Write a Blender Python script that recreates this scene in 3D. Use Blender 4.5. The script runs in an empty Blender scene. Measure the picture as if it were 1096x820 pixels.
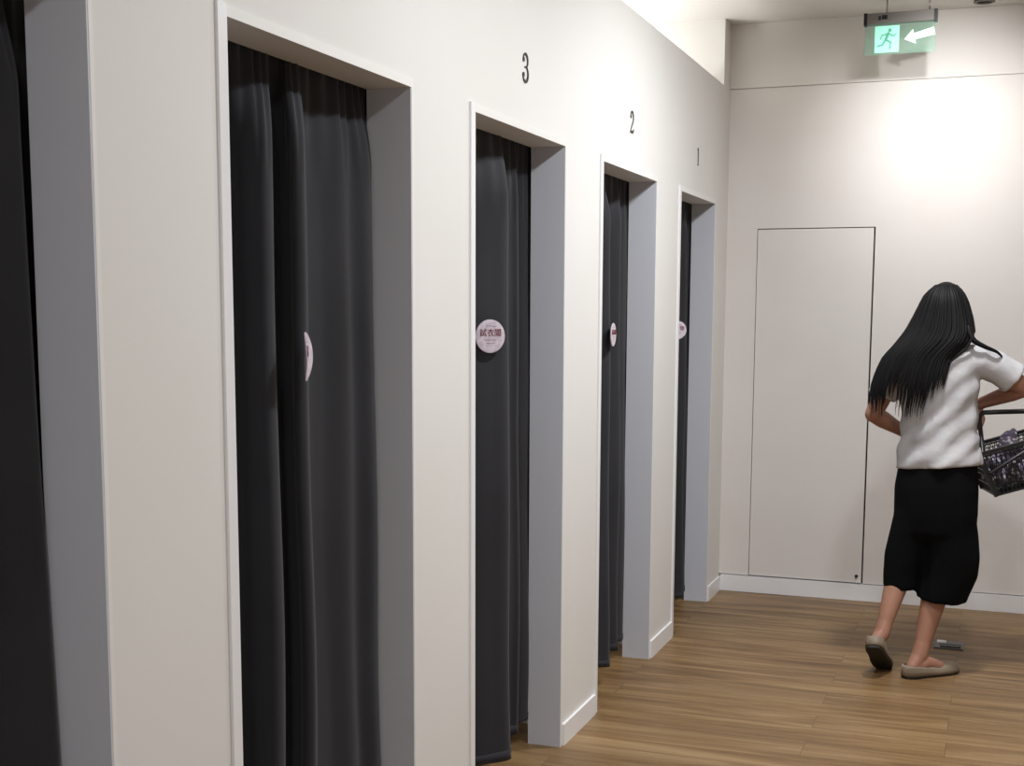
import bpy, bmesh, math, random
from mathutils import Vector, Matrix, Euler, noise
random.seed(7)
S = bpy.context.scene
COL = S.collection
W, H = 1096, 820

# ------------------------------------------------------------------ materials
def srgb(r, g, b):
    f = lambda c: (c/255)/12.92 if c/255 <= .04045 else ((c/255+.055)/1.055)**2.4
    return (f(r), f(g), f(b), 1)

def mat(name, col, rough=.6, metallic=0, spec=.5, bump=None, var=None, alpha=1, emit=None, sheen=0):
    m = bpy.data.materials.new(name); m.use_nodes = True
    nt = m.node_tree; b = nt.nodes['Principled BSDF']
    b.inputs['Base Color'].default_value = col
    b.inputs['Roughness'].default_value = rough
    b.inputs['Metallic'].default_value = metallic
    b.inputs['Specular IOR Level'].default_value = spec
    b.inputs['Alpha'].default_value = alpha
    if sheen: b.inputs['Sheen Weight'].default_value = sheen
    if emit:
        b.inputs['Emission Color'].default_value = emit[0]; b.inputs['Emission Strength'].default_value = emit[1]
    tc = nt.nodes.new('ShaderNodeTexCoord')
    if bump:
        n = nt.nodes.new('ShaderNodeTexNoise'); n.inputs['Scale'].default_value = bump[0]; n.inputs['Detail'].default_value = 4
        nt.links.new(tc.outputs['Object'], n.inputs['Vector'])
        bp = nt.nodes.new('ShaderNodeBump'); bp.inputs['Strength'].default_value = bump[1]; bp.inputs['Distance'].default_value = bump[2]
        nt.links.new(n.outputs['Fac'], bp.inputs['Height']); nt.links.new(bp.outputs['Normal'], b.inputs['Normal'])
    if var:   # (scale, colour2)
        n = nt.nodes.new('ShaderNodeTexNoise'); n.inputs['Scale'].default_value = var[0]; n.inputs['Detail'].default_value = 5
        nt.links.new(tc.outputs['Object'], n.inputs['Vector'])
        r = nt.nodes.new('ShaderNodeValToRGB'); r.color_ramp.elements[0].position = .38; r.color_ramp.elements[1].position = .62
        r.color_ramp.elements[0].color = col; r.color_ramp.elements[1].color = var[1]
        nt.links.new(n.outputs['Fac'], r.inputs['Fac']); nt.links.new(r.outputs['Color'], b.inputs['Base Color'])
    return m

M = {}
M['wall'] = mat('painted_wall', srgb(233, 231, 228), .62, spec=.3, bump=(90, .08, .002), var=(1.3, srgb(230, 228, 224)))
M['back'] = mat('back_wall_paint', srgb(231, 227, 224), .55, spec=.3, bump=(70, .08, .002), var=(1.6, srgb(228, 223, 218)))
M['trimw'] = mat('white_trim', srgb(242, 242, 244), .35, spec=.5)
M['edge'] = mat('fine_edge_paint', srgb(236, 235, 231), .5)
M['greige'] = mat('bounce_cut_greige', srgb(168, 162, 154), .7)  # tone of the unseen walls, darkened to cut bounce light and deepen falloff
M['jamb'] = mat('cool_white_jamb', srgb(214, 217, 226), .5, spec=.4, bump=(60, .05, .001))
M['ceil'] = mat('ceiling_paint', srgb(228, 225, 220), .8, spec=.2)
M['gap'] = mat('joint_shade_dark', srgb(40, 34, 32), .9, spec=.1)  # dark colour stands in for the shade inside the joints
M['curt'] = mat('charcoal_curtain_fabric', srgb(50, 50, 54), .85, spec=.25, bump=(500, .25, .001), var=(3, srgb(45, 45, 49)), sheen=.12)
M['metal'] = mat('brushed_metal', srgb(170, 170, 172), .3, 1)
M['black'] = mat('black_plastic', srgb(22, 22, 25), .42, spec=.5)
M['numb'] = mat('number_black', srgb(18, 16, 18), .4)
M['disc'] = mat('pale_pink_disc', srgb(222, 212, 221), .35, var=(60, srgb(204, 190, 202)))
M['red'] = mat('maroon_lettering', srgb(120, 40, 62), .5)
M['greyt'] = mat('faint_grey_print', srgb(150, 130, 145), .5)
M['skin'] = mat('skin', srgb(170, 126, 104), .5, spec=.4, bump=(120, .05, .001), var=(9, srgb(158, 112, 92)))
M['shirt'] = mat('white_cotton', srgb(192, 190, 191), .85, spec=.2, bump=(14, .3, .02), var=(5, srgb(184, 182, 184)))
M['pants'] = mat('black_crepe', srgb(8, 8, 11), .95, spec=.15, bump=(18, .3, .01))
M['hair'] = mat('black_hair', srgb(9, 8, 10), .6, spec=.22)
M['shoe'] = mat('beige_shoe', srgb(140, 126, 108), .6)
M['sole'] = mat('dark_sole', srgb(40, 36, 30), .7)
M['sockm'] = mat('grey_socket_metal', srgb(118, 118, 116), .4, .7)
M['dkgrey'] = mat('dark_grey_housing', srgb(128, 124, 120), .5)
M['slip'] = mat('dusty_pink_slipper', srgb(190, 150, 150), .7)
M['mint'] = mat('lit_mint_panel', srgb(165, 235, 208), .4, emit=(srgb(150, 235, 205), .7))
M['mgreen'] = mat('green_figure', srgb(95, 175, 150), .5, emit=(srgb(80, 170, 140), .35))
M['arrow'] = mat('lit_white_arrow', srgb(235, 250, 245), .4, emit=(srgb(225, 250, 240), .8))
M['acryl'] = mat('green_acrylic', srgb(140, 180, 160), .12, alpha=.34, spec=.6, emit=(srgb(140, 195, 170), .10))
M['lampw'] = mat('lamp_housing', srgb(90, 88, 80), .4, .3)
M['glow'] = mat('lamp_face', srgb(255, 250, 240), .4, emit=((1, .96, .9, 1), 6))

def check_mat():
    m = bpy.data.materials.new('patterned_cloth'); m.use_nodes = True; nt = m.node_tree; b = nt.nodes['Principled BSDF']
    tc = nt.nodes.new('ShaderNodeTexCoord'); v = nt.nodes.new('ShaderNodeTexVoronoi'); v.inputs['Scale'].default_value = 55
    r = nt.nodes.new('ShaderNodeValToRGB'); r.color_ramp.elements[0].position = .3; r.color_ramp.elements[1].position = .45
    r.color_ramp.elements[0].color = srgb(228, 224, 232); r.color_ramp.elements[1].color = srgb(120, 108, 132)
    nt.links.new(tc.outputs['Object'], v.inputs['Vector']); nt.links.new(v.outputs['Distance'], r.inputs['Fac'])
    nt.links.new(r.outputs['Color'], b.inputs['Base Color']); b.inputs['Roughness'].default_value = .85
    return m
M['cloth'] = check_mat()

def floor_mat():
    m = bpy.data.materials.new('oak_plank_floor'); m.use_nodes = True; nt = m.node_tree; b = nt.nodes['Principled BSDF']
    N = nt.nodes.new; L = nt.links.new
    tc = N('ShaderNodeTexCoord')
    br = N('ShaderNodeTexBrick'); br.offset = .37; br.inputs['Scale'].default_value = 1
    br.inputs['Brick Width'].default_value = 1.25; br.inputs['Row Height'].default_value = .155
    br.inputs['Mortar Size'].default_value = .0016; br.inputs['Mortar Smooth'].default_value = .3; br.inputs['Bias'].default_value = 0
    br.inputs['Color1'].default_value = (0, 0, 0, 1); br.inputs['Color2'].default_value = (1, 1, 1, 1); br.inputs['Mortar'].default_value = (.5, .5, .5, 1)
    L(tc.outputs['Object'], br.inputs['Vector'])
    mp = N('ShaderNodeMapping'); mp.inputs['Scale'].default_value = (.7, 8, 1); L(tc.outputs['Object'], mp.inputs['Vector'])
    ad = N('ShaderNodeVectorMath'); ad.operation = 'ADD'; L(mp.outputs['Vector'], ad.inputs[0])
    sc = N('ShaderNodeVectorMath'); sc.operation = 'SCALE'; sc.inputs['Scale'].default_value = 7.3
    L(br.outputs['Color'], sc.inputs[0]); L(sc.outputs['Vector'], ad.inputs[1])
    n1 = N('ShaderNodeTexNoise'); n1.inputs['Scale'].default_value = 1.6; n1.inputs['Detail'].default_value = 7; n1.inputs['Roughness'].default_value = .62
    n1.inputs['Distortion'].default_value = .6
    L(ad.outputs['Vector'], n1.inputs['Vector'])
    r = N('ShaderNodeValToRGB'); e = r.color_ramp.elements
    e[0].position = .28; e[0].color = srgb(88, 65, 40); e[1].position = .72; e[1].color = srgb(162, 136, 98)
    k = e.new(.5); k.color = srgb(133, 104, 68)
    L(n1.outputs['Fac'], r.inputs['Fac'])
    mx = N('ShaderNodeMix'); mx.data_type = 'RGBA'; mx.blend_type = 'MULTIPLY'; mx.inputs[0].default_value = 1
    r2 = N('ShaderNodeValToRGB'); r2.color_ramp.elements[0].color = (.92, .91, .90, 1); r2.color_ramp.elements[1].color = (1.05, 1.04, 1.0, 1)
    L(br.outputs['Color'], r2.inputs['Fac']); L(r.outputs['Color'], mx.inputs[6]); L(r2.outputs['Color'], mx.inputs[7])
    m2 = N('ShaderNodeMix'); m2.data_type = 'RGBA'; m2.inputs[7].default_value = srgb(108, 84, 60)
    L(br.outputs['Fac'], m2.inputs[0]); L(mx.outputs[2], m2.inputs[6]); L(m2.outputs[2], b.inputs['Base Color'])
    b.inputs['Roughness'].default_value = .42; b.inputs['Specular IOR Level'].default_value = .35
    bp = N('ShaderNodeBump'); bp.inputs['Strength'].default_value = .15; bp.inputs['Distance'].default_value = .003
    L(n1.outputs['Fac'], bp.inputs['Height']); L(bp.outputs['Normal'], b.inputs['Normal'])
    return m
M['floor'] = floor_mat()

# ------------------------------------------------------------------ mesh helpers
def link(name, me, m, parent=None):
    o = bpy.data.objects.new(name, me); COL.objects.link(o)
    if m is not None: me.materials.append(m)
    if parent is not None: o.parent = parent
    return o
def obj(name, bm, m, parent=None, smooth=False):
    me = bpy.data.meshes.new(name); bmesh.ops.recalc_face_normals(bm, faces=bm.faces[:]); bm.to_mesh(me); bm.free()
    if smooth:
        for p in me.polygons: p.use_smooth = True
    return link(name, me, m, parent)
def box(bm, x0, x1, y0, y1, z0, z1, mtx=None):
    vs = [bm.verts.new((x, y, z)) for x in (x0, x1) for y in (y0, y1) for z in (z0, z1)]
    for f in ((0,1,3,2),(4,6,7,5),(0,4,5,1),(2,3,7,6),(0,2,6,4),(1,5,7,3)): bm.faces.new([vs[i] for i in f])
    if mtx is not None:
        for v in vs: v.co = mtx @ v.co
    return vs
def bar(bm, a, b, w, h=None):
    a, b = Vector(a), Vector(b); h = h or w; d = (b-a); L = d.length; q = d.to_track_quat('Z', 'Y').to_matrix().to_4x4()
    box(bm, -w/2, w/2, -h/2, h/2, 0, L, Matrix.Translation(a) @ q)
def loft(bm, rings, cap=True):
    rs = [[bm.verts.new(p) for p in r] for r in rings]; n = len(rs[0])
    for a, b in zip(rs, rs[1:]):
        for i in range(n): bm.faces.new((a[i], a[(i+1) % n], b[(i+1) % n], b[i]))
    if cap: bm.faces.new(rs[0][::-1]); bm.faces.new(rs[-1])
    return rs
def tube(bm, pts, rad, n=12, round_ends=True):
    """tapered round tube along pts with hemispherical ends"""
    P = [Vector(p) for p in pts]; R = list(rad) if hasattr(rad, '__len__') else [rad]*len(P)
    rings = []; up = None; N = len(P)
    T = [((P[min(i+1, N-1)]-P[max(i-1, 0)]).normalized()) for i in range(N)]
    ref = Vector((0, 0, 1)) if abs(T[0].z) < .9 else Vector((1, 0, 0))
    u = T[0].cross(ref).normalized()
    def ring(c, t, r):
        nonlocal u
        u = (u - t*u.dot(t)).normalized(); v = t.cross(u)
        return [c + (u*math.cos(2*math.pi*k/n)+v*math.sin(2*math.pi*k/n))*r for k in range(n)]
    if round_ends:
        for a in (80, 55, 28): rings.append(ring(P[0]-T[0]*R[0]*math.sin(math.radians(a)), T[0], R[0]*math.cos(math.radians(a))))
    for p, t, r in zip(P, T, R): rings.append(ring(p, t, r))
    if round_ends:
        for a in (28, 55, 80): rings.append(ring(P[-1]+T[-1]*R[-1]*math.sin(math.radians(a)), T[-1], R[-1]*math.cos(math.radians(a))))
    loft(bm, rings)
def catmull(P, m=6):
    P = [Vector(p) for p in P]; Q = [2*P[0]-P[1]] + P + [2*P[-1]-P[-2]]; out = []
    for i in range(1, len(Q)-2):
        for k in range(m):
            t = k/m; a, b, c, d = Q[i-1], Q[i], Q[i+1], Q[i+2]
            out.append(.5*((2*b)+(c-a)*t+(2*a-5*b+4*c-d)*t*t+(3*b-a-3*c+d)*t**3))
    out.append(P[-1]); return out
def ellipsoid(bm, c, r, rot=None, seg=16):
    mtx = Matrix.Translation(Vector(c)) @ (rot.to_matrix().to_4x4() if rot else Matrix()) @ Matrix.Diagonal((*r, 1))
    bmesh.ops.create_uvsphere(bm, u_segments=seg, v_segments=seg//2+2, radius=1, matrix=mtx)
def remeshed(name, bm, m, parent, voxel, smooth=3):
    """fuse everything in bm into one continuous skin"""
    bmesh.ops.recalc_face_normals(bm, faces=bm.faces[:])
    me = bpy.data.meshes.new(name+'_src'); bm.to_mesh(me); bm.free()
    o = bpy.data.objects.new(name+'_src', me); COL.objects.link(o)
    r = o.modifiers.new('r', 'REMESH'); r.mode = 'VOXEL'; r.voxel_size = voxel; r.use_smooth_shade = True
    s = o.modifiers.new('s', 'SMOOTH'); s.iterations = smooth; s.factor = .5
    dg = bpy.context.evaluated_depsgraph_get(); dg.update()
    me2 = bpy.data.meshes.new_from_object(o.evaluated_get(dg)); me2.name = name
    bpy.data.objects.remove(o); bpy.data.meshes.remove(me)
    for p in me2.polygons: p.use_smooth = True
    me2.materials.clear()
    return link(name, me2, m, parent)
def tag(o, label=None, cat=None, group=None, kind=None):
    if label: o['label'] = label
    if cat: o['category'] = cat
    if group: o['group'] = group
    if kind: o['kind'] = kind
    return o
def empty(name, loc=(0, 0, 0)):
    o = bpy.data.objects.new(name, None); COL.objects.link(o); o.location = loc; o.empty_display_size = .05; return o
def child(o, root):
    """parent keeping world coordinates (meshes are built in world space)"""
    o.parent = root; o.matrix_parent_inverse = Matrix.Translation(root.location).inverted(); return o
def structure(name, bm, m, label): return tag(obj(name, bm, m), label, None, None, 'structure')
def new(): return bmesh.new()

# ------------------------------------------------------------------ layout (metres)
CX = 1.3486                      # camera stands this far from the partition face (x = 0)
YB = 6.867                       # back wall
ZC = 2.96                        # ceiling
ZP = 2.635                       # top of the fitting-room partition
T = .115                         # partition thickness
ZD = 2.032                       # opening height
XR = 2.75                        # right wall of the corridor
YF = -1.6                        # wall behind the viewer
XS = -1.25                       # rear wall of the fitting rooms
DOORS = [(.92, 1.727), (2.114, 2.925), (3.326, 4.125), (4.552, 5.347), (5.780, 6.544)]   # rooms 5, 4, 3, 2, 1
YP = 6.697                       # face of the pier / wall behind the fitting rooms

bm = new(); box(bm, XS-.1, XR+.1, YF-.1, YB+.1, -.08, 0); structure('floor', bm, M['floor'], 'light oak plank floor running across the corridor')
bm = new(); box(bm, XS-.1, XR+.1, YF-.1, YB+.1, ZC, ZC+.08); structure('ceiling', bm, M['ceil'], 'flat off-white ceiling')
# partition with five openings
bm = new()
ys = [YF] + [v for d in DOORS for v in d] + [YP]
for i in range(0, len(ys), 2): box(bm, -T, 0, ys[i], ys[i+1], 0, ZP)
for a, b in DOORS: box(bm, -T, 0, a, b, ZD, ZP)
structure('wall_left', bm, M['wall'], 'off-white fitting room partition with five curtained openings')
# jamb linings (cool white boards lining the openings: two sides)
for i, (a, b) in enumerate(DOORS):
    bm = new()
    box(bm, -T-.002, .001, b-.004, b+.001, 0, ZD); box(bm, -T-.002, .001, a-.001, a+.004, 0, ZD)
    structure('trim_%d' % (i+1), bm, M['jamb'], 'cool white lining of a fitting room opening')
    bm = new(); w = .030; p = .006; g = .004
    box(bm, 0, p, a-w, a, 0, ZD+.022)
    structure('trim_%d' % (i+6), bm, M['trimw'], 'thin white edging strip beside a fitting room opening')
    bm = new(); box(bm, 0, .002, b, b+.010, 0, ZD+.022); box(bm, 0, .002, a, b, ZD, ZD+.022)
    structure('trim_%d' % (i+21), bm, M['edge'], 'fine pale edge over and beside a fitting room opening')
# baseboards on the pillars
bm = new()
edges = [YF] + [v for d in DOORS for v in d] + [YB]
for i in range(0, len(edges), 2):
    a, b = edges[i] + (.018 if i else 0), edges[i+1] - (.031 if i < 10 else 0)
    box(bm, 0, .009, a, b, 0, .076)
structure('baseboard_left', bm, M['trimw'], 'white skirting along the foot of the partition')
# pier joining partition and back wall, with the higher wall over the fitting rooms
bm = new(); box(bm, XS, 0, YP, YB+.1, 0, ZC)
structure('wall_pier', bm, M['wall'], 'full height wall end between partition and back wall')
# back wall: carcass + skin panels leaving dark joints round the flush door and over the skirting
bm = new(); box(bm, 0, XR+.1, YB+.03, YB+.1, 0, ZC)
structure('wall_back_core', bm, M['gap'], 'backing coloured dark for the shade in the joints of the back wall')
DX0, DX1, DZ0, DZ1 = .1585, .7545, .0905, 1.926
bm = new()
box(bm, 0, DX0, YB, YB+.03, DZ0, 2.638); box(bm, DX1, XR, YB, YB+.03, DZ0, 2.638); box(bm, DX0, DX1, YB, YB+.03, DZ1, 2.638)
box(bm, 0, XR, YB-.008, YB+.03, 2.6395, ZC)
structure('wall_back', bm, M['back'], 'off-white back wall with a flush door and a bright pool of light')
# very thin upright panel joints over the door
for i, x in enumerate((.157, .752)):
    bm = new(); box(bm, x-.0012, x+.0012, YB-.0008, YB+.001, DZ1+.004, 2.636)
    structure('trim_%d' % (i+11), bm, M['back'], 'fine upright panel joint above the flush door')
bm = new(); box(bm, .009, XR, YB-.010, YB+.03, 0, .0860); structure('baseboard_back', bm, M['trimw'], 'white skirting along the back wall')
door = empty('door_1', ((DX0+DX1)/2, YB, DZ0)); tag(door, 'flush white service door set in the back wall', None, None, 'structure')
bm = new(); box(bm, DX0+.0035, DX1-.0085, YB+.0005, YB+.028, DZ0+.0025, DZ1-.005)
child(obj('door_panel', bm, M['back']), door)
bm = new()
bmesh.ops.create_cone(bm, cap_ends=True, segments=16, radius1=.009, radius2=.006, depth=.012, matrix=Matrix.Translation((.722, YB-.005, .128)) @ Matrix.Rotation(math.radians(90), 4, 'X'))
child(obj('bolt', bm, M['black'], smooth=False), door)
bm = new(); box(bm, .722, .742, YB-.008, YB+.0005, .094, .106); child(obj('latch_plate', bm, M['trimw']), door)
# remaining shell
bm = new(); box(bm, XR, XR+.1, YF, YB, 0, ZC); structure('wall_right', bm, M['greige'], 'right wall of the corridor')
bm = new(); box(bm, XS-.1, XR+.1, YF-.1, YF, 0, ZC); structure('wall_front', bm, M['greige'], 'wall behind the viewer')
bm = new(); box(bm, XS-.1, XS, YF, YB, 0, ZC); structure('wall_stalls', bm, M['wall'], 'rear wall of the fitting rooms')
bm = new()
for y in (2.02+.5-.0, ): pass
for i, y in enumerate((.55, 1.92, 3.125, 4.34, 5.565)): box(bm, XS, -T, y-.015, y+.015, 0, ZP-.3)
structure('wall_dividers', bm, M['wall'], 'thin dividing walls between the fitting rooms')

# ------------------------------------------------------------------ curtains
def curtain(name, plan, z0, z1, label, a_top=.25, lean=0., xc=-.125, shear=.6):
    rt = empty(name, (xc, (plan[0][0]+plan[-1][0])/2, z0)); tag(rt, label, 'curtain', 'charcoal fitting room curtains')
    P = catmull([(y, x, 0) for y, x in plan], 9)
    nz = 70; bm = new(); grid = []
    for j in range(nz+1):
        t = j/nz; z = z0 + (z1-z0)*t
        k = 1-t; d_ = min(1, max(0, z1-.03-z)/.20); d_ = d_*d_*(3-2*d_); a = a_top + (.93-a_top)*d_ + .07*k
        row = []
        for i, p in enumerate(P):
            y, x = p.x, p.y
            w = .004*math.sin(6*z+9*y)*k + .003*noise.noise(Vector((y*7, z*1.7, 3)))
            pinch = .006*math.sin(i*.9)*max(0, (t-.85)/.15)
            y += max(0, x-xc)*(1-a)*shear*min(1, max(0, plan[-3][0]-.03-y)/.15)
            row.append(bm.verts.new((xc-.012*t+(x-xc)*a+w+pinch - lean*t, y + .003*noise.noise(Vector((y*5, z*2, 8))), z + (.004*math.sin(y*25) if j == 0 else 0))))
        grid.append(row)
    for j in range(nz):
        for i in range(len(P)-1): bm.faces.new((grid[j][i], grid[j][i+1], grid[j+1][i+1], grid[j+1][i]))
    me = bpy.data.meshes.new('fabric'); bm.to_mesh(me); bm.free()
    for p in me.polygons: p.use_smooth = True
    o = child(link('fabric', me, M['curt']), rt)
    s = o.modifiers.new('thick', 'SOLIDIFY'); s.thickness = .003; s.offset = 0
    # stitched hem band along the foot
    bm = new(); rows = []
    for j in (0, 1):
        rows.append([bm.verts.new(Vector(me.vertices[j*len(P)+i].co)+Vector((.0028, 0, 0))) for i in range(len(P))])
    for j in range(1):
        for i in range(len(P)-1): bm.faces.new((rows[j][i], rows[j][i+1], rows[j+1][i+1], rows[j+1][i]))
    h = child(obj('hem', bm, M['curt'], smooth=True), rt); s = h.modifiers.new('thick', 'SOLIDIFY'); s.thickness = .0015; s.offset = 0
    return rt
C5 = [(.93,-.13),(1.02,-.17),(1.10,-.08),(1.2,-.16),(1.3,-.07),(1.42,-.165),(1.5,-.11),(1.58,-.16),(1.65,-.10),(1.69,-.075),(1.712,-.085),(1.722,-.118),(1.76,-.128),(1.86,-.132)]
C4 = [(2.125,-.14),(2.2,-.175),(2.30,-.17),(2.34,-.13),(2.352,-.080),(2.365,-.058),(2.40,-.065),(2.46,-.125),(2.535,-.135),(2.50,-.085),(2.478,-.060),(2.495,-.045),(2.54,-.068),(2.62,-.128),(2.70,-.125),(2.765,-.095),(2.83,-.105),(2.87,-.082),(2.912,-.09),(2.919,-.118),(2.96,-.128),(3.06,-.132)]
C3 = [(3.34,-.14),(3.45,-.175),(3.58,-.165),(3.62,-.130),(3.68,-.080),(3.735,-.043),(3.79,-.075),(3.88,-.14),(3.95,-.12),(3.98,-.10),(4.03,-.14),(4.08,-.125),(4.120,-.119),(4.16,-.127),(4.28,-.130)]
C2 = [(4.565,-.14),(4.68,-.17),(4.78,-.15),(4.86,-.09),(4.90,-.055),(4.95,-.09),(5.03,-.15),(5.11,-.14),(5.17,-.09),(5.24,-.15),(5.30,-.12),(5.336,-.112),(5.36,-.126),(5.50,-.128)]
C1 = [(5.793,-.14),(5.86,-.12),(5.90,-.06),(5.93,-.045),(5.99,-.08),(6.12,-.15),(6.22,-.10),(6.3,-.15),(6.38,-.09),(6.46,-.15),(6.53,-.118),(6.56,-.126),(6.68,-.127)]
c5 = curtain('curtain', C5, .05, 2.07, 'charcoal curtain at the far left edge, nearest the viewer', lean=.035)
c4 = curtain('curtain', C4, .05, 2.07, 'charcoal curtain in the widest opening, with a disc seen edge-on', shear=1.3)
c3 = curtain('curtain', C3, .085, 2.07, 'charcoal curtain under the number 3, carrying a round pale disc', shear=1.5)
c2 = curtain('curtain', C2, .078, 2.07, 'charcoal curtain under the number 2')
c1 = curtain('curtain', C1, .05, 2.07, 'charcoal curtain under the number 1, nearest the back wall')
rods = ['fitting room at the far left edge', 'widest fitting room opening', 'number 3 fitting room', 'number 2 fitting room', 'number 1 fitting room']
for (a, b), nm in zip(DOORS, rods):
    rt = empty('curtain_rod', (-.14, (a+b)/2, 2.085)); tag(rt, 'steel curtain rod behind the header of the '+nm, 'curtain rod', 'curtain rods')
    bm = new(); tube(bm, [(-.14, a-.03, 2.085), (-.14, b+.03, 2.085)], .011, 12, False); child(obj('rod', bm, M['metal'], smooth=True), rt)
    for y in (a-.03, b+.03):
        bm = new(); box(bm, -.152, -T, y-.008, y+.008, 2.068, 2.10); child(obj('bracket', bm, M['metal']), rt)

# ------------------------------------------------------------------ round discs on the curtains
def text_mesh(s, size, depth):
    c = bpy.data.curves.new('t', 'FONT'); c.body = s; c.size = size; c.extrude = depth; c.align_x = 'CENTER'; c.align_y = 'CENTER'
    o = bpy.data.objects.new('t', c); COL.objects.link(o)
    dg = bpy.context.evaluated_depsgraph_get(); dg.update()
    me = bpy.data.meshes.new_from_object(o.evaluated_get(dg)); bpy.data.objects.remove(o); me.materials.clear(); return me
def disc(loc, yaw, label, r=.050, bend=0., tilt=0):
    """round plastic disc; its face looks along the local -Y axis turned by yaw about Z"""
    rt = empty('door_tag', loc); rt.rotation_euler = (0, math.radians(tilt), math.radians(yaw)); tag(rt, label, 'tag', 'round tags on the curtains')
    bm = new(); n = 40; rings = 6
    def pt(x, z, y): return (x, y + bend*(x/r)**2*.010, z)
    front = [[bm.verts.new(pt(0, 0, -.002))]]; back = [[bm.verts.new(pt(0, 0, .002))]]
    for k in range(1, rings+1):
        q = r*k/rings; e = -.002 + (.001 if k == rings else 0)
        front.append([bm.verts.new(pt(q*math.cos(2*math.pi*i/n), q*math.sin(2*math.pi*i/n), e)) for i in range(n)])
        back.append([bm.verts.new(pt(q*math.cos(2*math.pi*i/n), q*math.sin(2*math.pi*i/n), -e)) for i in range(n)])
    for L in (front, back):
        for i in range(n): bm.faces.new((L[0][0], L[1][i], L[1][(i+1) % n]))
        for k in range(1, rings):
            for i in range(n): bm.faces.new((L[k][i], L[k+1][i], L[k+1][(i+1) % n], L[k][(i+1) % n]))
    for i in range(n): bm.faces.new((front[-1][i], back[-1][i], back[-1][(i+1) % n], front[-1][(i+1) % n]))
    obj('disc', bm, M['disc'], rt, False)
    me = text_mesh('試衣間', r*.50, .0006); t = link('lettering', me, M['red'], rt); t.rotation_euler = (math.radians(90), 0, 0); t.location = (0, -.0028 + bend*.0006, r*.18)
    for (x0, x1, z) in ((-.45, .40, -.22), (-.3, .3, -.42), (-.35, .1, .62), (.15, .4, .58)):
        bm = new(); box(bm, x0*r, x1*r, -.0028, -.0015, z*r-.0008, z*r+.0008)
        obj('small_print', bm, M['greyt'], rt)
    return rt
disc((-.077, 3.650, 1.422), 50, 'round pale pink tag with maroon characters on the number 3 curtain', r=.050)
disc((-.024, 2.437, 1.400), 113, 'pale round tag seen edge-on on the curtain of the widest opening', r=.052, bend=-.9)
disc((-.046, 4.885, 1.407), 93, 'small round tag half turned away on the number 2 curtain', r=.045)
disc((-.030, 5.905, 1.412), 30, 'pale round tag half hidden at the left edge of the number 1 curtain', r=.042)

# ------------------------------------------------------------------ room numbers on the partition
def stroke(bm, pts, widths, x0, x1, sx=1, sz=1, oy=0, oz=0):
    """flat ribbon of changing width in the wall plane, raised from x0 to x1"""
    P = [Vector((oy+p[0]*sx, oz+p[1]*sz)) for p in pts]; n = len(P); Lf = []; Rt = []
    for i in range(n):
        t = (P[min(i+1, n-1)]-P[max(i-1, 0)]).normalized(); nn = Vector((-t.y, t.x))*widths[i]/2
        Lf.append(P[i]+nn); Rt.append(P[i]-nn)
    A = [[bm.verts.new((x, q.x, q.y)) for q in s] for x in (x0, x1) for s in (Lf, Rt)]
    for i in range(n-1):
        bm.faces.new((A[2][i], A[2][i+1], A[3][i+1], A[3][i])); bm.faces.new((A[0][i], A[1][i], A[1][i+1], A[0][i+1]))
        bm.faces.new((A[0][i], A[0][i+1], A[2][i+1], A[2][i])); bm.faces.new((A[1][i], A[3][i], A[3][i+1], A[1][i+1]))
    for i in (0, n-1): bm.faces.new((A[0][i], A[2][i], A[3][i], A[1][i]))
def dot(bm, y, z, r, x0, x1):
    bmesh.ops.create_cone(bm, cap_ends=True, segments=20, radius1=r, radius2=r, depth=x1-x0, matrix=Matrix.Translation(((x0+x1)/2, y, z)) @ Matrix.Rotation(math.radians(90), 4, 'Y'))
def number(ch, yc, zc, h, label):
    bm = new(); x0, x1 = -.0005, .003; w = h*.62
    arc = lambda cx, cz, rx, rz, a0, a1, n=14: [(cx+rx*math.cos(math.radians(a0+(a1-a0)*i/n)), cz+rz*math.sin(math.radians(a0+(a1-a0)*i/n))) for i in range(n+1)]
    def st(p, wd): stroke(bm, p, wd, x0, x1, 1, 1, yc, zc)
    def prof(n, a, b): return [a+(b-a)*math.sin(math.pi*i/(n-1)) for i in range(n)]
    if ch == '3':
        p = arc(-.02*h, .25*h, .25*h, .25*h, 165, -75); st(p, prof(len(p), .03*h, .105*h))
        p = arc(-.02*h, -.22*h, .29*h, .28*h, 80, -165); st(p, prof(len(p), .03*h, .12*h))
        st([(-.10*h, .015*h), (.06*h, .03*h)], [.04*h]*2)
        dot(bm, yc-.21*h, zc+.27*h, .085*h, x0, x1); dot(bm, yc-.22*h, zc-.27*h, .09*h, x0, x1)
    elif ch == '2':
        p = arc(0, .22*h, .26*h, .28*h, 170, -35) + [(.05*h, -.10*h), (-.14*h, -.30*h), (-.26*h, -.45*h)]
        st(p, prof(len(p), .03*h, .11*h)); st([(-.27*h, -.45*h), (-.05*h, -.43*h), (.14*h, -.46*h), (.28*h, -.40*h), (.30*h, -.28*h)], [.09*h, .11*h, .12*h, .08*h, .03*h])
        dot(bm, yc-.19*h, zc+.25*h, .085*h, x0, x1)
    else:
        st([(0, -.48*h), (0, .49*h)], [.09*h, .09*h]); st([(-.16*h, -.485*h), (.16*h, -.485*h)], [.035*h]*2); st([(-.17*h, .36*h), (0, .48*h)], [.03*h, .06*h])
    o = obj('room_number', bm, M['numb']); tag(o, label, 'number', 'room numbers on the partition')
number('3', 3.734, 2.215, .080, 'black number 3 above its fitting room opening')
number('2', 4.940, 2.217, .080, 'black number 2 above its fitting room opening')
number('1', 6.124, 2.218, .080, 'thin dark number 1 above the opening nearest the back wall')

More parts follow.
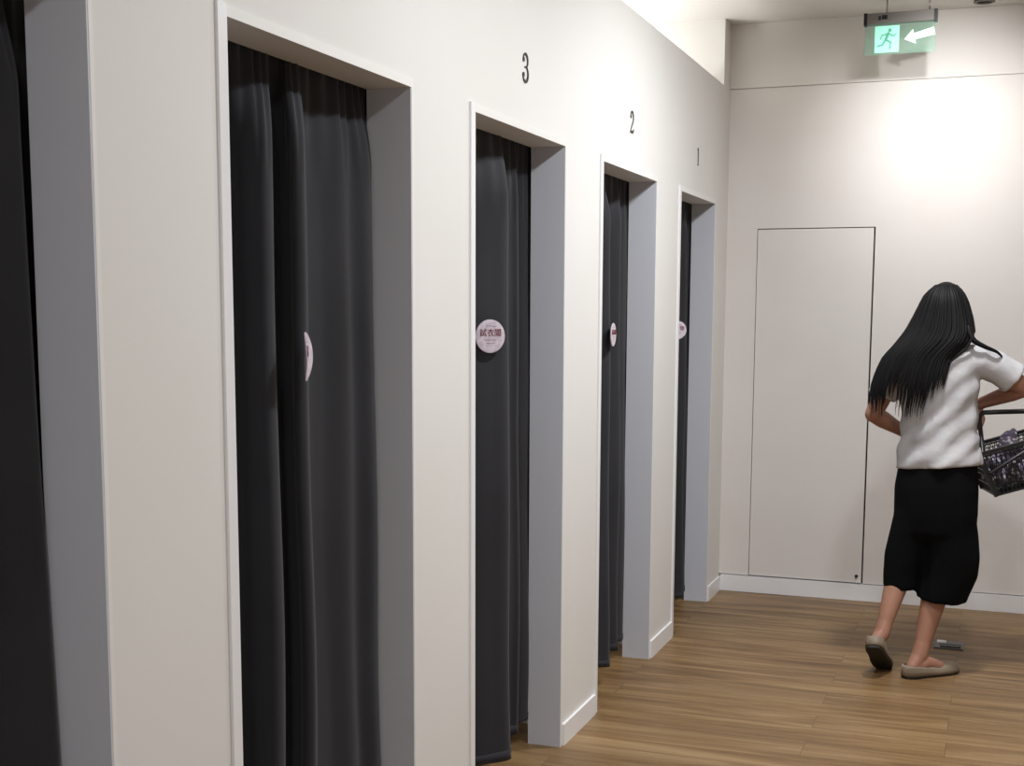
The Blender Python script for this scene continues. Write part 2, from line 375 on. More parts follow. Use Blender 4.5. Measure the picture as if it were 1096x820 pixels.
# ------------------------------------------------------------------ exit sign
ex = empty('exit_sign', (.865, 6.50, 2.88)); tag(ex, 'green-lit emergency exit sign hanging from the ceiling near the back wall', 'sign')
Y0 = 6.50; XL, XRr = .700, 1.026
bm = new(); box(bm, XL, XRr, Y0-.022, Y0+.022, 2.838, 2.886); bmesh.ops.bevel(bm, geom=bm.edges[:], offset=.003, segments=2)
child(obj('housing', bm, M['dkgrey']), ex)
for x in (XL+.006, XRr-.006):
    bm = new(); box(bm, x-.0075, x+.0075, Y0-.024, Y0+.024, 2.834, 2.888); child(obj('end_cap', bm, M['black']), ex)
for x in (XL+.10, XRr-.035):
    bm = new(); tube(bm, [(x, Y0, 2.884), (x, Y0, ZC)], .004, 10, False); child(obj('rod', bm, M['metal'], smooth=True), ex)
bm = new(); box(bm, XL+.08, XL+.105, Y0-.0235, Y0-.0215, 2.855, 2.875); box(bm, XL+.065, XL+.076, Y0-.0235, Y0-.0215, 2.853, 2.872); child(obj('indicator', bm, M['black']), ex)
bm = new(); box(bm, XL+.004, XRr-.004, Y0-.004, Y0+.004, 2.700, 2.838); pn = child(obj('panel', bm, M['acryl']), ex)
bm = new(); box(bm, XL+.050, XL+.160, Y0-.0065, Y0-.0042, 2.708, 2.828); pic = child(obj('pictogram', bm, M['mint']), ex)
# running figure
bm = new()
ox, oz = XL+.105, 2.768
def lim(a, b, w): 
    A = Vector((ox+a[0], Y0-.0075, oz+a[1])); B = Vector((ox+b[0], Y0-.0075, oz+b[1])); bar(bm, A, B, .0015, w) if False else tube(bm, [A, B], w/2, 8)
ellipsoid(bm, (ox+.012, Y0-.0075, oz+.040), (.0085, .0012, .0085))
lim((.006, .026), (-.006, -.004), .013)
lim((.008, .024), (.030, .012), .0065); lim((.030, .012), (.038, .022), .006)
lim((.004, .024), (-.022, .018), .0065); lim((-.022, .018), (-.030, .002), .006)
lim((-.004, -.004), (.018, -.016), .008); lim((.018, -.016), (.014, -.044), .007)
lim((-.007, -.004), (-.020, -.026), .008); lim((-.020, -.026), (-.040, -.030), .007)
for v in bm.verts: v.co.y = Y0-.0070 + (v.co.y-(Y0-.0075))*.12
fg = obj('figure', bm, M['mgreen']); fg.parent = pic
# arrow
bm = new(); ax, az = XL+.250, 2.778
mt = Matrix.Translation((ax, Y0-.0055, az)) @ Matrix.Rotation(math.radians(-13), 4, 'Y')
def poly(pts):
    a = [bm.verts.new(mt @ Vector((x, -.001, z))) for x, z in pts]; b = [bm.verts.new(mt @ Vector((x, .001, z))) for x, z in pts]
    bm.faces.new(a); bm.faces.new(b[::-1])
    for i in range(len(pts)): bm.faces.new((a[i], a[(i+1) % len(pts)], b[(i+1) % len(pts)], b[i]))
poly([(-.068, 0), (-.022, .034), (-.022, .014), (.068, .017), (.068, -.017), (-.022, -.014), (-.022, -.034)])
child(obj('arrow', bm, M['arrow']), ex)

# ------------------------------------------------------------------ ceiling spotlight that washes the back wall
sp = empty('spotlight', (1.16, 5.55, ZC)); tag(sp, 'small ceiling spotlight aimed at the back wall', 'spotlight')
bm = new(); bmesh.ops.create_cone(bm, cap_ends=True, segments=24, radius1=.045, radius2=.045, depth=.02, matrix=Matrix.Translation((1.16, 5.55, ZC-.01))); child(obj('base', bm, M['lampw']), sp)
bm = new(); tube(bm, [(1.16, 5.55, ZC-.02), (1.16, 5.55, ZC-.07)], .008, 10, False); child(obj('stem', bm, M['lampw']), sp)
aim = Vector((1.075, YB, 2.36)); src = Vector((1.16, 5.55, ZC-.10)); dv = (aim-src).normalized()
bm = new(); tube(bm, [src-dv*.05, src+dv*.05], [.032, .042], 24, False); child(obj('head', bm, M['lampw'], smooth=False), sp)
# recessed spotlight ring just inside the top edge of the view
rf = empty('ceiling_fitting', (1.225, 6.70, ZC)); tag(rf, 'dark rimmed ceiling fitting cut by the top edge above the exit sign', 'ceiling fitting')
bm = new(); ring = [[(1.225+r*math.cos(a*math.pi/12), 6.70+r*math.sin(a*math.pi/12), z) for a in range(24)] for r, z in ((.045, ZC), (.05, ZC-.012), (.034, ZC-.014), (.034, ZC))]
loft(bm, ring, False); child(obj('rim', bm, M['lampw']), rf)

# ------------------------------------------------------------------ floor socket and slippers
fs = empty('floor_socket', (1.213, 6.06, 0)); tag(fs, 'flat grey metal floor socket beside the walking woman', 'floor socket')
bm = new(); box(bm, 1.15, 1.275, 5.99, 6.13, 0, .006); bmesh.ops.bevel(bm, geom=[e for e in bm.edges], offset=.002, segments=2); child(obj('plate', bm, M['sockm']), fs)
bm = new(); box(bm, 1.175, 1.265, 6.005, 6.06, .0055, .010); child(obj('flap', bm, M['black']), fs)
bm = new(); box(bm, 1.160, 1.20, 6.075, 6.12, .0055, .010); child(obj('socket_face', bm, M['trimw']), fs)
def slipper(x, y, label):
    rt = empty('slipper', (x, y, 0)); tag(rt, label, 'slipper', 'slippers under the number 2 curtain')
    bm = new(); rings = []
    for z, k in ((0, .96), (.006, 1), (.012, .97)):
        rings.append([(x+.038*k*math.cos(a*math.pi/12)*(1-.15*math.cos(a*math.pi/12)), y+.105*k*math.sin(a*math.pi/12), z) for a in range(24)])
    loft(bm, rings); child(obj('sole', bm, M['sole']), rt)
    bm = new(); rings = []
    for q, hh in ((-.10, .010), (-.08, .026), (-.04, .042), (-.0, .05)):
        w = .037*math.sqrt(max(.12, 1-(q/.108)**2)); rings.append([(x-w*math.cos(a*math.pi/10), y+q, .010+hh*math.sin(a*math.pi/10)) for a in range(11)])
    rs = [[bm.verts.new(p) for p in r] for r in rings]
    for a, b in zip(rs, rs[1:]):
        for i in range(10): bm.faces.new((a[i], a[i+1], b[i+1], b[i]))
    bm.faces.new(rs[0])
    o = child(obj('upper', bm, M['slip'], smooth=True), rt); s = o.modifiers.new('t', 'SOLIDIFY'); s.thickness = .004; s.offset = -1
slipper(-.215, 5.30, 'dusty pink slipper just under the hem of the number 2 curtain')
slipper(-.315, 5.27, 'dusty pink slipper further inside the number 2 fitting room')

# ------------------------------------------------------------------ the woman
woman = empty('person', (1.10, 5.55, 0)); tag(woman, 'woman seen from behind, long black hair, white t-shirt, black culottes, carrying a shopping basket', 'person')
YAW = math.radians(-20)          # she faces mostly away, turned a little to the right
def W3(x, y, z, c=(1.15, 5.58)):  # local ellipse offsets -> world, turned with her body
    ca, sa = math.cos(YAW), math.sin(YAW); return Vector((c[0]+x*ca-y*sa, c[1]+x*sa+y*ca, z))
def ering(c, hw, hd, z, n=28, yaw=YAW, tx=0, sup=1.0):
    out = []
    for k in range(n):
        a = 2*math.pi*k/n; x = hw*math.copysign(abs(math.cos(a))**sup, math.cos(a)); y = hd*math.copysign(abs(math.sin(a))**sup, math.sin(a))
        out.append(Vector((c[0]+x*math.cos(yaw)-y*math.sin(yaw), c[1]+x*math.sin(yaw)+y*math.cos(yaw), z+tx*x/max(hw, 1e-6))))
    return out
HD = Vector((1.153, 5.605, 1.490))           # head centre
FD = Vector((math.sin(math.radians(30)), math.cos(math.radians(30)), -.12)).normalized()   # gaze
RS, RE, RW = Vector((1.262, 5.555, 1.298)), Vector((1.475, 5.62, 1.200)), Vector((1.290, 5.740, 1.118))
LS, LE, LW = Vector((.985, 5.63, 1.305)), Vector((.883, 5.60, 1.075)), Vector((1.005, 5.735, .990))
RH, RK, RA = Vector((1.195, 5.565, .79)), Vector((1.185, 5.625, .46)), Vector((1.112, 5.500, .085))
LH, LK, LA = Vector((1.085, 5.60, .79)), Vector((1.030, 5.625, .475)), Vector((.960, 5.462, .172))
bm = new()
def mixp(a, b, t): return a*(1-t)+b*t
# trunk
loft(bm, [ering((1.14, 5.58), .145, .095, .80), ering((1.145, 5.58), .145, .096, .88), ering((1.145, 5.58), .135, .095, 1.02), ering((1.14, 5.585), .135, .095, 1.12),
          ering((1.135, 5.59), .145, .10, 1.23), ering((1.13, 5.59), .15, .082, 1.31), ering((1.128, 5.59), .11, .065, 1.355), ering((1.125, 5.59), .055, .05, 1.385)])
tube(bm, [(1.128, 5.585, 1.33), (1.135, 5.592, 1.41), HD-Vector((0, 0, .05))], [.050, .045, .050], 16)
# head: skull, jaw, face
q = FD.to_track_quat('Y', 'Z')
def hp(x, y, z): return HD + q @ Vector((x, y, z))
ellipsoid(bm, hp(0, -.005, .022), (.074, .092, .088), q.to_euler())
ellipsoid(bm, hp(0, .022, -.035), (.060, .062, .070), q.to_euler())
ellipsoid(bm, hp(0, .060, -.085), (.022, .020, .018), q.to_euler())           # chin
tube(bm, [hp(0, .086, .015), hp(0, .100, -.012), hp(0, .108, -.028)], [.007, .009, .012], 10)   # nose
for s in (-1, 1):
    ellipsoid(bm, hp(s*.013, .094, -.030), (.009, .009, .007), q.to_euler())
    ellipsoid(bm, hp(s*.030, .082, .026), (.022, .009, .006), q.to_euler())   # brow
    ellipsoid(bm, hp(s*.034, .056, -.024), (.020, .022, .018), q.to_euler())  # cheek
    ellipsoid(bm, hp(s*.077, -.004, -.010), (.009, .018, .030), q.to_euler()) # ear
ellipsoid(bm, hp(0, .086, -.052), (.023, .009, .005), q.to_euler()); ellipsoid(bm, hp(0, .084, -.061), (.019, .009, .006), q.to_euler())
# arms
def arm(Sx, E, Wr):
    tube(bm, [Sx, mixp(Sx, E, .5), E], [.046, .042, .036], 16)
    tube(bm, [E, mixp(E, Wr, .3), mixp(E, Wr, .75), Wr], [.036, .037, .028, .024], 16)
arm(RS, RE, RW); arm(LS, LE, LW)
# legs
tube(bm, [RH, mixp(RH, RK, .5), RK], [.080, .072, .056], 18); tube(bm, [RK, mixp(RK, RA, .28)+Vector((0, -.016, 0)), mixp(RK, RA, .55)+Vector((0, -.010, 0)), mixp(RK, RA, .85), RA], [.055, .055, .046, .034, .034], 18)
tube(bm, [LH, mixp(LH, LK, .5), LK], [.080, .070, .054], 18); tube(bm, [LK, mixp(LK, LA, .28)+Vector((0, -.016, .0)), mixp(LK, LA, .55)+Vector((0, -.010, 0)), mixp(LK, LA, .85), LA], [.053, .052, .042, .032, .033], 18)
# feet
RHeel, RToe = Vector((1.083, 5.463, .030)), Vector((1.232, 5.598, .022))
LHeel, LToe = Vector((.938, 5.412, .138)), Vector((.968, 5.560, .022))
tube(bm, [RHeel+Vector((.005, .005, .005)), mixp(RHeel, RToe, .35)+Vector((0, 0, .028)), mixp(RHeel, RToe, .7)+Vector((0, 0, .006)), RToe], [.028, .032, .030, .018], 14)
tube(bm, [RA, RHeel+Vector((.004, .004, .012))], [.033, .028], 14)
tube(bm, [LHeel+Vector((.004, .004, .008)), mixp(LHeel, LToe, .35)+Vector((0, .018, .014)), mixp(LHeel, LToe, .72)+Vector((0, .004, .008)), LToe], [.027, .031, .029, .018], 14)
tube(bm, [LA, LHeel+Vector((.006, .012, .016))], [.032, .027], 14)
# hands: palm + five separate fingers each
def hand(wr, fwd, palm_n, curl, side, grip=False):
    """fwd: wrist->knuckles, palm_n: direction the palm faces, side: +1/-1 thumb side along fwd x palm_n"""
    fwd = fwd.normalized(); palm_n = (palm_n - fwd*palm_n.dot(fwd)).normalized(); lat = fwd.cross(palm_n).normalized()*side
    for k in range(4):                                   # metacarpals form the palm
        tube(bm, [wr+fwd*.004+lat*(.010-.007*k), wr+fwd*.080+lat*(.030-.020*k)], [.015, .0115], 10)
    lens = (.066, .074, .068, .052)
    for k in range(4):
        p = wr+fwd*.080+lat*(.030-.020*k); d = fwd.copy(); pts = [p]; axis_ang = 0
        for j, (seg, cr) in enumerate(zip((.45, .31, .24), curl)):
            axis_ang += cr; dd = fwd*math.cos(math.radians(axis_ang)) + palm_n*math.sin(math.radians(axis_ang))
            p = p + dd*lens[k]*seg*1.05; pts.append(p)
        tube(bm, pts, [.0095, .0088, .008, .0068], 10)
    b = wr+fwd*.022+lat*.018
    tube(bm, [b, b+fwd*.028+lat*.026+palm_n*.010, b+fwd*.052+lat*.030+palm_n*.024, b+fwd*.068+lat*.022+palm_n*.036], [.015, .0115, .010, .008], 10)
GRIP = Vector((1.315, 5.742, 1.045))
hand(RW, Vector((-.35, .04, -.9)), Vector((0, -1, .05)), (38, 62, 50), -1)
hand(LW, Vector((.95, .15, -.12)), Vector((0, -1, 0)), (18, 24, 18), 1)
body = child(remeshed('body', bm, M['skin'], None, .0042, 4), woman)
for s in (-1, 1):
    bm = new(); ellipsoid(bm, hp(s*.030, .0865, .010), (.010, .004, .0045), q.to_euler(), 12); child(obj('eye', bm, M['black'], smooth=True), woman)
bm = new(); ellipsoid(bm, hp(0, .0915, -.056), (.019, .005, .007), q.to_euler(), 12); child(obj('lips', bm, M['slip'], smooth=True), woman)

# t-shirt
bm = new()
def sring(c, hw, hd, z, tx=0, n=56, amp=0, ph=0):
    r = ering(c, hw, hd, z, n, tx=tx)
    if amp:
        C = Vector((c[0], c[1], 0))
        for k, p in enumerate(r):
            d = Vector((p.x-C.x, p.y-C.y, 0)); a = 2*math.pi*k/n
            p += d.normalized()*amp*(math.sin(5*a+ph)+.6*math.sin(9*a-1.7*ph+1))
    return r
rings = []
prof = [(.868, 1.152, .174, .136, .018), (.90, 1.152, .173, .135, .012), (.96, 1.150, .162, .122, .004), (1.03, 1.148, .156, .115, 0), (1.10, 1.147, .153, .112, 0),
        (1.17, 1.145, .156, .114, 0), (1.24, 1.138, .163, .114, .004), (1.29, 1.133, .168, .106, .008), (1.33, 1.130, .160, .092, .010), (1.362, 1.128, .120, .078, .008), (1.385, 1.125, .078, .064, 0), (1.40, 1.124, .062, .058, 0)]
for i, (z, cx, hw, hd, tx) in enumerate(prof): rings.append(sring((cx, 5.583), hw, hd, z, tx, amp=(.0045 if z < 1.2 else .0015), ph=z*9))
loft(bm, rings)
tube(bm, [(1.22, 5.565, 1.300), (1.30, 5.565, 1.305), (1.37, 5.585, 1.272), (1.425, 5.60, 1.232)], [.07, .068, .064, .066], 24, False)
tube(bm, [(1.04, 5.62, 1.285), (.985, 5.628, 1.290), (.943, 5.622, 1.22), (.913, 5.61, 1.145)], [.070, .074, .066, .062], 24, False)
shirt = child(remeshed('t_shirt', bm, M['shirt'], None, .007, 6), woman)
# press real creases into the cotton: diagonals sweeping from the right underarm down to the left hem
for v in shirt.data.vertices:
    c = v.co; w = max(0, min(1, (1.33-c.z)/.12)); 
    if c.x > 1.31 or c.x < .965: s_ = .003*math.sin(c.x*95+c.z*40)*min(1, abs(c.x-1.14)*4); v.co += Vector((0, 0, 1))*s_*.6 + Vector((0, -1, 0))*s_*.6; continue
    u_ = (c.z*1.0 - (c.x-1.0)*.85)
    s_ = (.0042*math.sin(u_*62 + 2*noise.noise(Vector((c.x*6, c.z*6, 0)))) + .003*noise.noise(Vector((c.x*14, c.z*9, c.y*9))))*w
    n_ = Vector((c.x-1.145, c.y-5.583, 0)).normalized(); v.co += n_*s_
# culottes
bm = new()
loft(bm, [ering((1.147, 5.582), .155, .114, .950), ering((1.147, 5.582), .162, .120, .86), ering((1.145, 5.582), .172, .128, .78), ering((1.145, 5.580), .172, .125, .68), ering((1.142, 5.580), .168, .116, .60), ering((1.140, 5.580), .120, .08, .56)])
loft(bm, [ering((1.080, 5.59), .05, .06, .76), ering((1.075, 5.596), .088, .102, .68), ering((1.064, 5.60), .092, .108, .60), ering((1.042, 5.60), .092, .104, .50), ering((1.026, 5.592), .078, .092, .41), ering((1.022, 5.585), .070, .088, .352, tx=-.006)])
loft(bm, [ering((1.200, 5.575), .05, .06, .76), ering((1.208, 5.573), .095, .104, .68), ering((1.214, 5.573), .102, .110, .60), ering((1.218, 5.575), .108, .108, .50), ering((1.212, 5.578), .110, .104, .42), ering((1.190, 5.572), .100, .096, .335), ering((1.186, 5.570), .096, .094, .312, tx=-.006)])
pants = child(remeshed('culottes', bm, M['pants'], None, .007, 14), woman)
for v in pants.data.vertices:
    c = v.co; a = math.atan2(c.y-5.58, c.x-1.14); w = max(0, min(1, (.85-c.z)/.3))
    v.co += Vector((math.cos(a), math.sin(a), 0))*.004*math.sin(a*9+c.z*5)*w

# shoes (flat slip-ons), each with its own sole
def shoe(heel, toe, up, ankle):
    d = (toe-heel); L = d.length; d.normalize(); up = (up-d*up.dot(d)).normalized(); s = d.cross(up)
    bmS = new(); bmU = new()
    prof = [(-.035, .014), (-.025, .026), (0, .034), (.06, .034), (.12, .040), (.17, .040), (.205, .032), (.228, .018), (.236, .006)]
    prof = [(a/.236*(L+.040) - (0 if a > 0 else 0), w) for a, w in prof]
    base = heel - up*.030
    def P(a, w, h): return base + d*a + s*w + up*h
    for (h0, h1, k, B) in ((0, .012, 1.0, bmS),):
        ringa = [P(a, w*k, h0) for a, w in prof] + [P(a, -w*k, h0) for a, w in prof[::-1]]
        ringm = [P(a, w*k*1.04, (h0+h1)/2) for a, w in prof] + [P(a, -w*k*1.04, (h0+h1)/2) for a, w in prof[::-1]]
        ringb = [P(a, w*k, h1) for a, w in prof] + [P(a, -w*k, h1) for a, w in prof[::-1]]
        loft(B, [ringa, ringm, ringb])
    # upper: heel counter low, vamp over the toes
    hs = [.034, .040, .038, .030, .030, .040, .036, .026, .016]; n = 12
    rows = []
    for (a, w), hh in zip(prof, hs):
        full = a > .115; row = []
        for i in range(n+1):
            t = i/n; ang = math.pi*t
            if full: row.append(P(a, w*1.0*math.cos(ang), .012+hh*math.sin(ang)**.8))
            else:
                # open instep: the two sides fold back down inside
                ww = w*1.02*math.copysign(1, math.cos(ang)); fr = min(t, 1-t)*2; hh2 = .012+hh*math.sin(min(fr*2, 1)*math.pi/2)
                row.append(P(a, ww*(1-.22*max(0, fr-.5)*2), hh2 if fr <= .5 else hh2*(1-.0*(fr-.5))))
        rows.append([bmU.verts.new(p) for p in row])
    for (i0, ra), (i1, rb) in zip(enumerate(rows), list(enumerate(rows))[1:]):
        full = prof[i0][0] > .115
        for i in range(n):
            if not full and 4 <= i < 8 and i0 > 0: continue
            try: bmU.faces.new((ra[i], ra[i+1], rb[i+1], rb[i]))
            except ValueError: pass
    bmU.faces.new(rows[0]); bmU.faces.new(rows[-1][::-1])
    for v in [v for v in bmU.verts if not v.link_faces]: bmU.verts.remove(v)
    u = child(obj('shoe', bmU, M['shoe'], smooth=True), woman); so = u.modifiers.new('t', 'SOLIDIFY'); so.thickness = .003; so.offset = 1
    sl = obj('sole', bmS, M['sole']); sl.parent = u
    return u
shoe(RHeel, RToe+Vector((0, 0, .006)), Vector((0, 0, 1)), RA)
shoe(LHeel+Vector((0, -.004, .004)), LToe+Vector((0, 0, .010)), Vector((0, .62, .78)), LA)

# hair: solid mass swept to the left plus locks
px = lambda x: .994+(x-962)/274; pz = lambda y: 1.616-(y-303)/262
lev = [(301.5, 1002, 1008, 5.580, .012), (304, 996, 1014, 5.582, .045), (309, 989, 1020, 5.582, .078), (316, 983, 1025, 5.582, .096), (324, 979, 1029, 5.580, .104), (339, 972, 1034, 5.570, .104), (353, 965, 1037, 5.552, .096), (363, 958, 1034, 5.530, .082),
       (372, 951, 1024, 5.510, .066), (382, 942, 1015, 5.497, .054), (397, 935, 1012, 5.482, .044), (412, 930, 1009, 5.470, .034), (424, 929, 1008, 5.464, .022), (436, 929, 1004, 5.462, .012)]
bm = new(); rings = []
for i, (y, l, r, yc, hd) in enumerate(lev[:-3]):
    c = ((px(l)+px(r))/2, yc); rings.append(ering(c, (px(r)-px(l))/2, hd, pz(y), 36, yaw=-.12))
loft(bm, rings)
hm = remeshed('hair', bm, M['hair'], None, .008, 3)
def lerp_lev(y):
    for a, b in zip(lev, lev[1:]):
        if a[0] <= y <= b[0]:
            t = (y-a[0])/(b[0]-a[0]); return [a[k]*(1-t)+b[k]*t for k in range(5)]
    return list(lev[-1])
bm = new(); bm.from_mesh(hm.data)
bpy.data.objects.remove(hm)
def lock(s, back=True, yend=440, off=.0, r0=.0075, y0=306, wob=.5):
    pts = []; n = 22; ph = random.random()*6
    for i in range(n+1):
        y = y0 + (yend-y0)*i/n; L = lerp_lev(min(y, 436)); c = (px(L[1])+px(L[2]))/2; hw = (px(L[2])-px(L[1]))/2
        k = s + .02*math.sin(y*.03+ph)*wob
        k = max(-.995, min(.995, k)); hd = L[4] + .0 + off
        yy = L[3] - (1 if back else -1)*hd*math.sqrt(1-k*k)
        x = c + hw*k; x, yy = c+hw*k*math.cos(-.12)-(yy-L[3])*math.sin(-.12), L[3]+hw*k*math.sin(-.12)+(yy-L[3])*math.cos(-.12)
        pts.append((x, yy, pz(y)))
    rr = [r0*(.7 if i < 2 else 1)*(1-.85*max(0, (i/n-.6)/.4)**1.5) for i in range(n+1)]
    tube(bm, pts, rr, 6)
N = 64
for i in range(N):
    s = -1+2*(i+.5)/N; s = math.sin(s*math.pi/2)
    ye = 438 + random.uniform(-9, 6)
    if -.50 < s < -.22: ye = random.uniform(412, 426)           # the dip between the two swags
    if s <= -.50: ye = 436+random.uniform(-10, 8)
    if s > .45: ye = 432 - (s-.45)*45 + random.uniform(-8, 6)
    lock(s, True, ye, random.uniform(-.001, .002), random.uniform(.004, .008))
for i in range(26):
    s = random.choice((random.uniform(-.99, -.6), random.uniform(-.15, .6))); lock(s, True, random.uniform(438, 447), .001, .003)
for i in range(22):
    s = -1+2*(i+.5)/22; lock(s*.95, False, random.uniform(345, 360) if s > -.3 else random.uniform(400, 430), -.012, .006, y0=306)
# lock that falls forward over the right shoulder and a thin strand across the back
tube(bm, catmull([(px(1030), 5.50, pz(350)), (px(1036), 5.485, pz(362)), (px(1048), 5.49, pz(369)), (px(1060), 5.505, pz(374)), (px(1066), 5.53, pz(379))], 5), [.014-.0005*i for i in range(21)], 8)
tube(bm, catmull([(px(1034), 5.475, pz(362)), (px(1029), 5.468, pz(371)), (px(1021), 5.462, pz(378)), (px(1013), 5.458, pz(386))], 5), [.0055]*12+[.004]*4, 6)
me = bpy.data.meshes.new('hair'); bm.to_mesh(me); bm.free()
for p in me.polygons: p.use_smooth = True
child(link('hair', me, M['hair']), woman)

# ------------------------------------------------------------------ shopping basket on her right
ROLL = math.radians(-17)
bk_loc = Vector((1.520, 5.745, .808)); BM = Matrix.Translation(bk_loc) @ Matrix.Rotation(math.radians(14), 4, 'Z') @ Matrix.Rotation(ROLL, 4, 'Y')
bk = empty('shopping_basket', bk_loc); tag(bk, 'black plastic mesh shopping basket held at the right side of the woman', 'basket')
BL, BW, BH, TP = .205, .135, .188, .88
def bp_(x, y, h): k = TP+(1-TP)*h/BH; return BM @ Vector((x*k, y*k, h))
def seg(bmx, a, b, w, d=None): bar(bmx, bp_(*a), bp_(*b), w, d)
bm = new()
for h, w in ((.004, .008), (.045, .005), (.085, .0035), (.11, .0035), (.135, .0035), (.16, .0035), (.175, .006)):
    for (a, b) in (((-BL, -BW), (BL, -BW)), ((BL, -BW), (BL, BW)), ((BL, BW), (-BL, BW)), ((-BL, BW), (-BL, -BW))): seg(bm, (*a, h), (*b, h), w, w)
n = 22
for i in range(n+1):
    x = -BL+2*BL*i/n
    for s in (-1, 1): seg(bm, (x, s*BW, 0), (x, s*BW, BH), .0032)
n = 14
for i in range(n+1):
    y = -BW+2*BW*i/n
    for s in (-1, 1): seg(bm, (s*BL, y, 0), (s*BL, y, BH), .0032)
for sx in (-1, 1):
    for sy in (-1, 1): seg(bm, (sx*BL, sy*BW, 0), (sx*BL, sy*BW, BH), .016)
# diagonals give the diamond mesh
for i in range(20):
    x = -BL+2*BL*i/20; x2 = x+2*BL/20*2
    for s in (-1, 1):
        if x2 <= BL: seg(bm, (x, s*BW, .045), (x2, s*BW, .175), .0026); seg(bm, (x2, s*BW, .045), (x, s*BW, .175), .0026)
child(obj('mesh_side', bm, M['black']), bk)
bm = new(); vs = [bm.verts.new(bp_(x, y, h)) for h in (0, .006) for x, y in ((-BL, -BW), (BL, -BW), (BL, BW), (-BL, BW))]
for f in ((3,2,1,0),(4,5,6,7),(0,1,5,4),(1,2,6,5),(2,3,7,6),(3,0,4,7)): bm.faces.new([vs[i] for i in f])
child(obj('base', bm, M['black']), bk)
bm = new()
for (a, b) in (((-BL-.008, -BW), (BL+.008, -BW)), ((BL, -BW-.008), (BL, BW+.008)), ((BL+.008, BW), (-BL-.008, BW)), ((-BL, BW+.008), (-BL, -BW-.008))): seg(bm, (*a, BH), (*b, BH), .020, .014)
child(obj('rim', bm, M['black']), bk)
# two swing handles, raised, meeting at the grips under her hand
for yo, sy in ((-.012, -1), (.012, 1)):
    bm = new(); A = bp_(-BL+.012, sy*BW*1.0, BH); B = bp_(BL-.012, sy*BW, BH)
    gl, gr = Vector((1.296, 5.735+yo, 1.084)), Vector((1.66, 5.775+yo, 1.100))
    tube(bm, [A, mixp(A, gl, .85), gl+Vector((.012, 0, 0)), gl+Vector((.06, 0, .004)), gr-Vector((.06, 0, 0)), gr-Vector((.012, 0, .004)), mixp(B, gr, .85), B], .0095, 10)
    child(obj('handle', bm, M['black'], smooth=True), bk)
# folded handle brace along the near side
bm = new(); tube(bm, [bp_(-BL*.95, -BW-.012, BH*.55), bp_(0, -BW-.016, BH*.88), bp_(BL*.6, -BW-.014, BH*.62)], .007, 8); child(obj('side_grip', bm, M['black'], smooth=True), bk)
# garments in the basket
g = empty('garment', bp_(0, 0, .006)); tag(g, 'crumpled grey and violet patterned garment lying in the black shopping basket', 'garment')
bm = new()
for i in range(34):
    x, y = random.uniform(-.155, .155), random.uniform(-.085, .085); h = .045+random.random()*.17*(1-abs(x)/.35)
    c = BM @ Vector((x, y, h)); r = .040
    ellipsoid(bm, c, (random.uniform(.03, .05), random.uniform(.025, .04), random.uniform(.018, .035)), Euler((random.random()*2, random.random()*2, random.random()*3)), 12)
for i in range(4):
    x = -.13+.08*i; ellipsoid(bm, BM @ Vector((x, 0, .055)), (.07, .08, .045), None, 12)
o = remeshed('cloth', bm, M['cloth'], None, .008, 5); child(o, g)

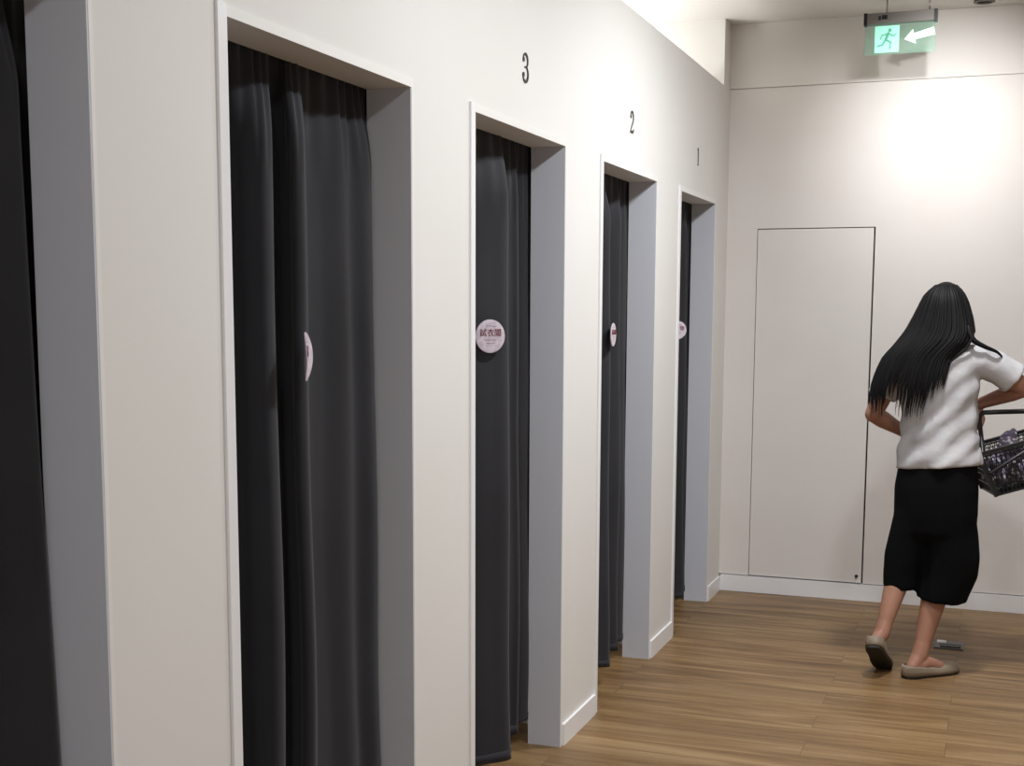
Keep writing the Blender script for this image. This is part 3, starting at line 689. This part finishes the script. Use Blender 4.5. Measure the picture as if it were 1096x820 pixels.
# ------------------------------------------------------------------ lights
def area(name, loc, size, power, col=(.95, .97, 1), rot=(0, 0, 0), spread=180, size_y=None):
    l = bpy.data.lights.new(name, 'AREA'); l.shape = 'RECTANGLE' if size_y else 'DISK'; l.size = size
    if size_y: l.size_y = size_y
    l.energy = power; l.color = col; l.spread = math.radians(spread)
    o = bpy.data.objects.new(name, l); COL.objects.link(o); o.location = loc; o.rotation_euler = rot; return o
DOWN = [(1.45, -.8), (1.40, 1.1), (1.35, 3.1), (1.15, 4.85)]  # first lamp is unseen, added to brighten jambs facing the viewer
for i, (x, y) in enumerate(DOWN):
    area('downlight_lamp', (x, y, ZC-.03), .24, (29, 7, 34, 41)[i], spread=175)
    rt = empty('downlight', (x, y, ZC)); tag(rt, ('added ceiling downlight out of sight behind the viewer, brightening the jambs', 'recessed ceiling downlight over the widest curtained opening', 'recessed ceiling downlight across from the number 3', 'recessed ceiling downlight just before the walking woman')[i], 'downlight', 'corridor downlights')
    bm = new(); ring = [[(x+r*math.cos(a*math.pi/16), y+r*math.sin(a*math.pi/16), z) for a in range(32)] for r, z in ((.125, ZC), (.13, ZC-.008), (.115, ZC-.010), (.112, ZC-.001))]
    loft(bm, ring, False); child(obj('rim', bm, M['trimw']), rt)
# spot on the back wall
l = bpy.data.lights.new('wall_washer', 'SPOT'); l.energy = 64; l.color = (1, .99, .98); l.spot_size = math.radians(64); l.spot_blend = 1; l.shadow_soft_size = .03
o = bpy.data.objects.new('wall_washer', l); COL.objects.link(o); o.location = src+dv*.055; o.rotation_euler = dv.to_track_quat('-Z', 'Y').to_euler()
# unseen uplights added below the partition top to whiten the fitting room ceiling
for y in (1.3, 2.5, 3.7, 4.95, 6.1):
    area('added_stall_uplight', (-.75, y, 2.15), .45, 5 if y < 4.5 else 11, (1, .99, .97), (math.pi, 0, 0), 150)

w = bpy.data.worlds.new('World'); S.world = w; w.use_nodes = True
w.node_tree.nodes['Background'].inputs[0].default_value = (.9, .93, 1, 1); w.node_tree.nodes['Background'].inputs[1].default_value = .3

# ------------------------------------------------------------------ camera
yaw, pit, roll, f = .3552, .1216, .0041, 1387.918
fw = Vector((-math.sin(yaw)*math.cos(pit), math.cos(yaw)*math.cos(pit), -math.sin(pit)))
r_ = fw.cross(Vector((0, 0, 1))).normalized(); u_ = r_.cross(fw)
c, s = math.cos(roll), math.sin(roll); r2, u2 = c*r_+s*u_, -s*r_+c*u_
cam = bpy.data.cameras.new('camera'); co = bpy.data.objects.new('camera', cam); COL.objects.link(co)
mtx = Matrix((r2, u2, -fw)).transposed().to_4x4(); mtx.translation = Vector((CX, 0, 1.5)); co.matrix_world = mtx
cam.sensor_fit = 'HORIZONTAL'; cam.sensor_width = 36; cam.lens = f/W*36; cam.shift_y = (501.61-H/2)/W; cam.clip_start = .05
S.camera = co
S.view_settings.view_transform = 'Standard'; S.view_settings.look = 'None'; S.view_settings.exposure = .13; S.view_settings.gamma = 1
S.view_settings.use_curve_mapping = False
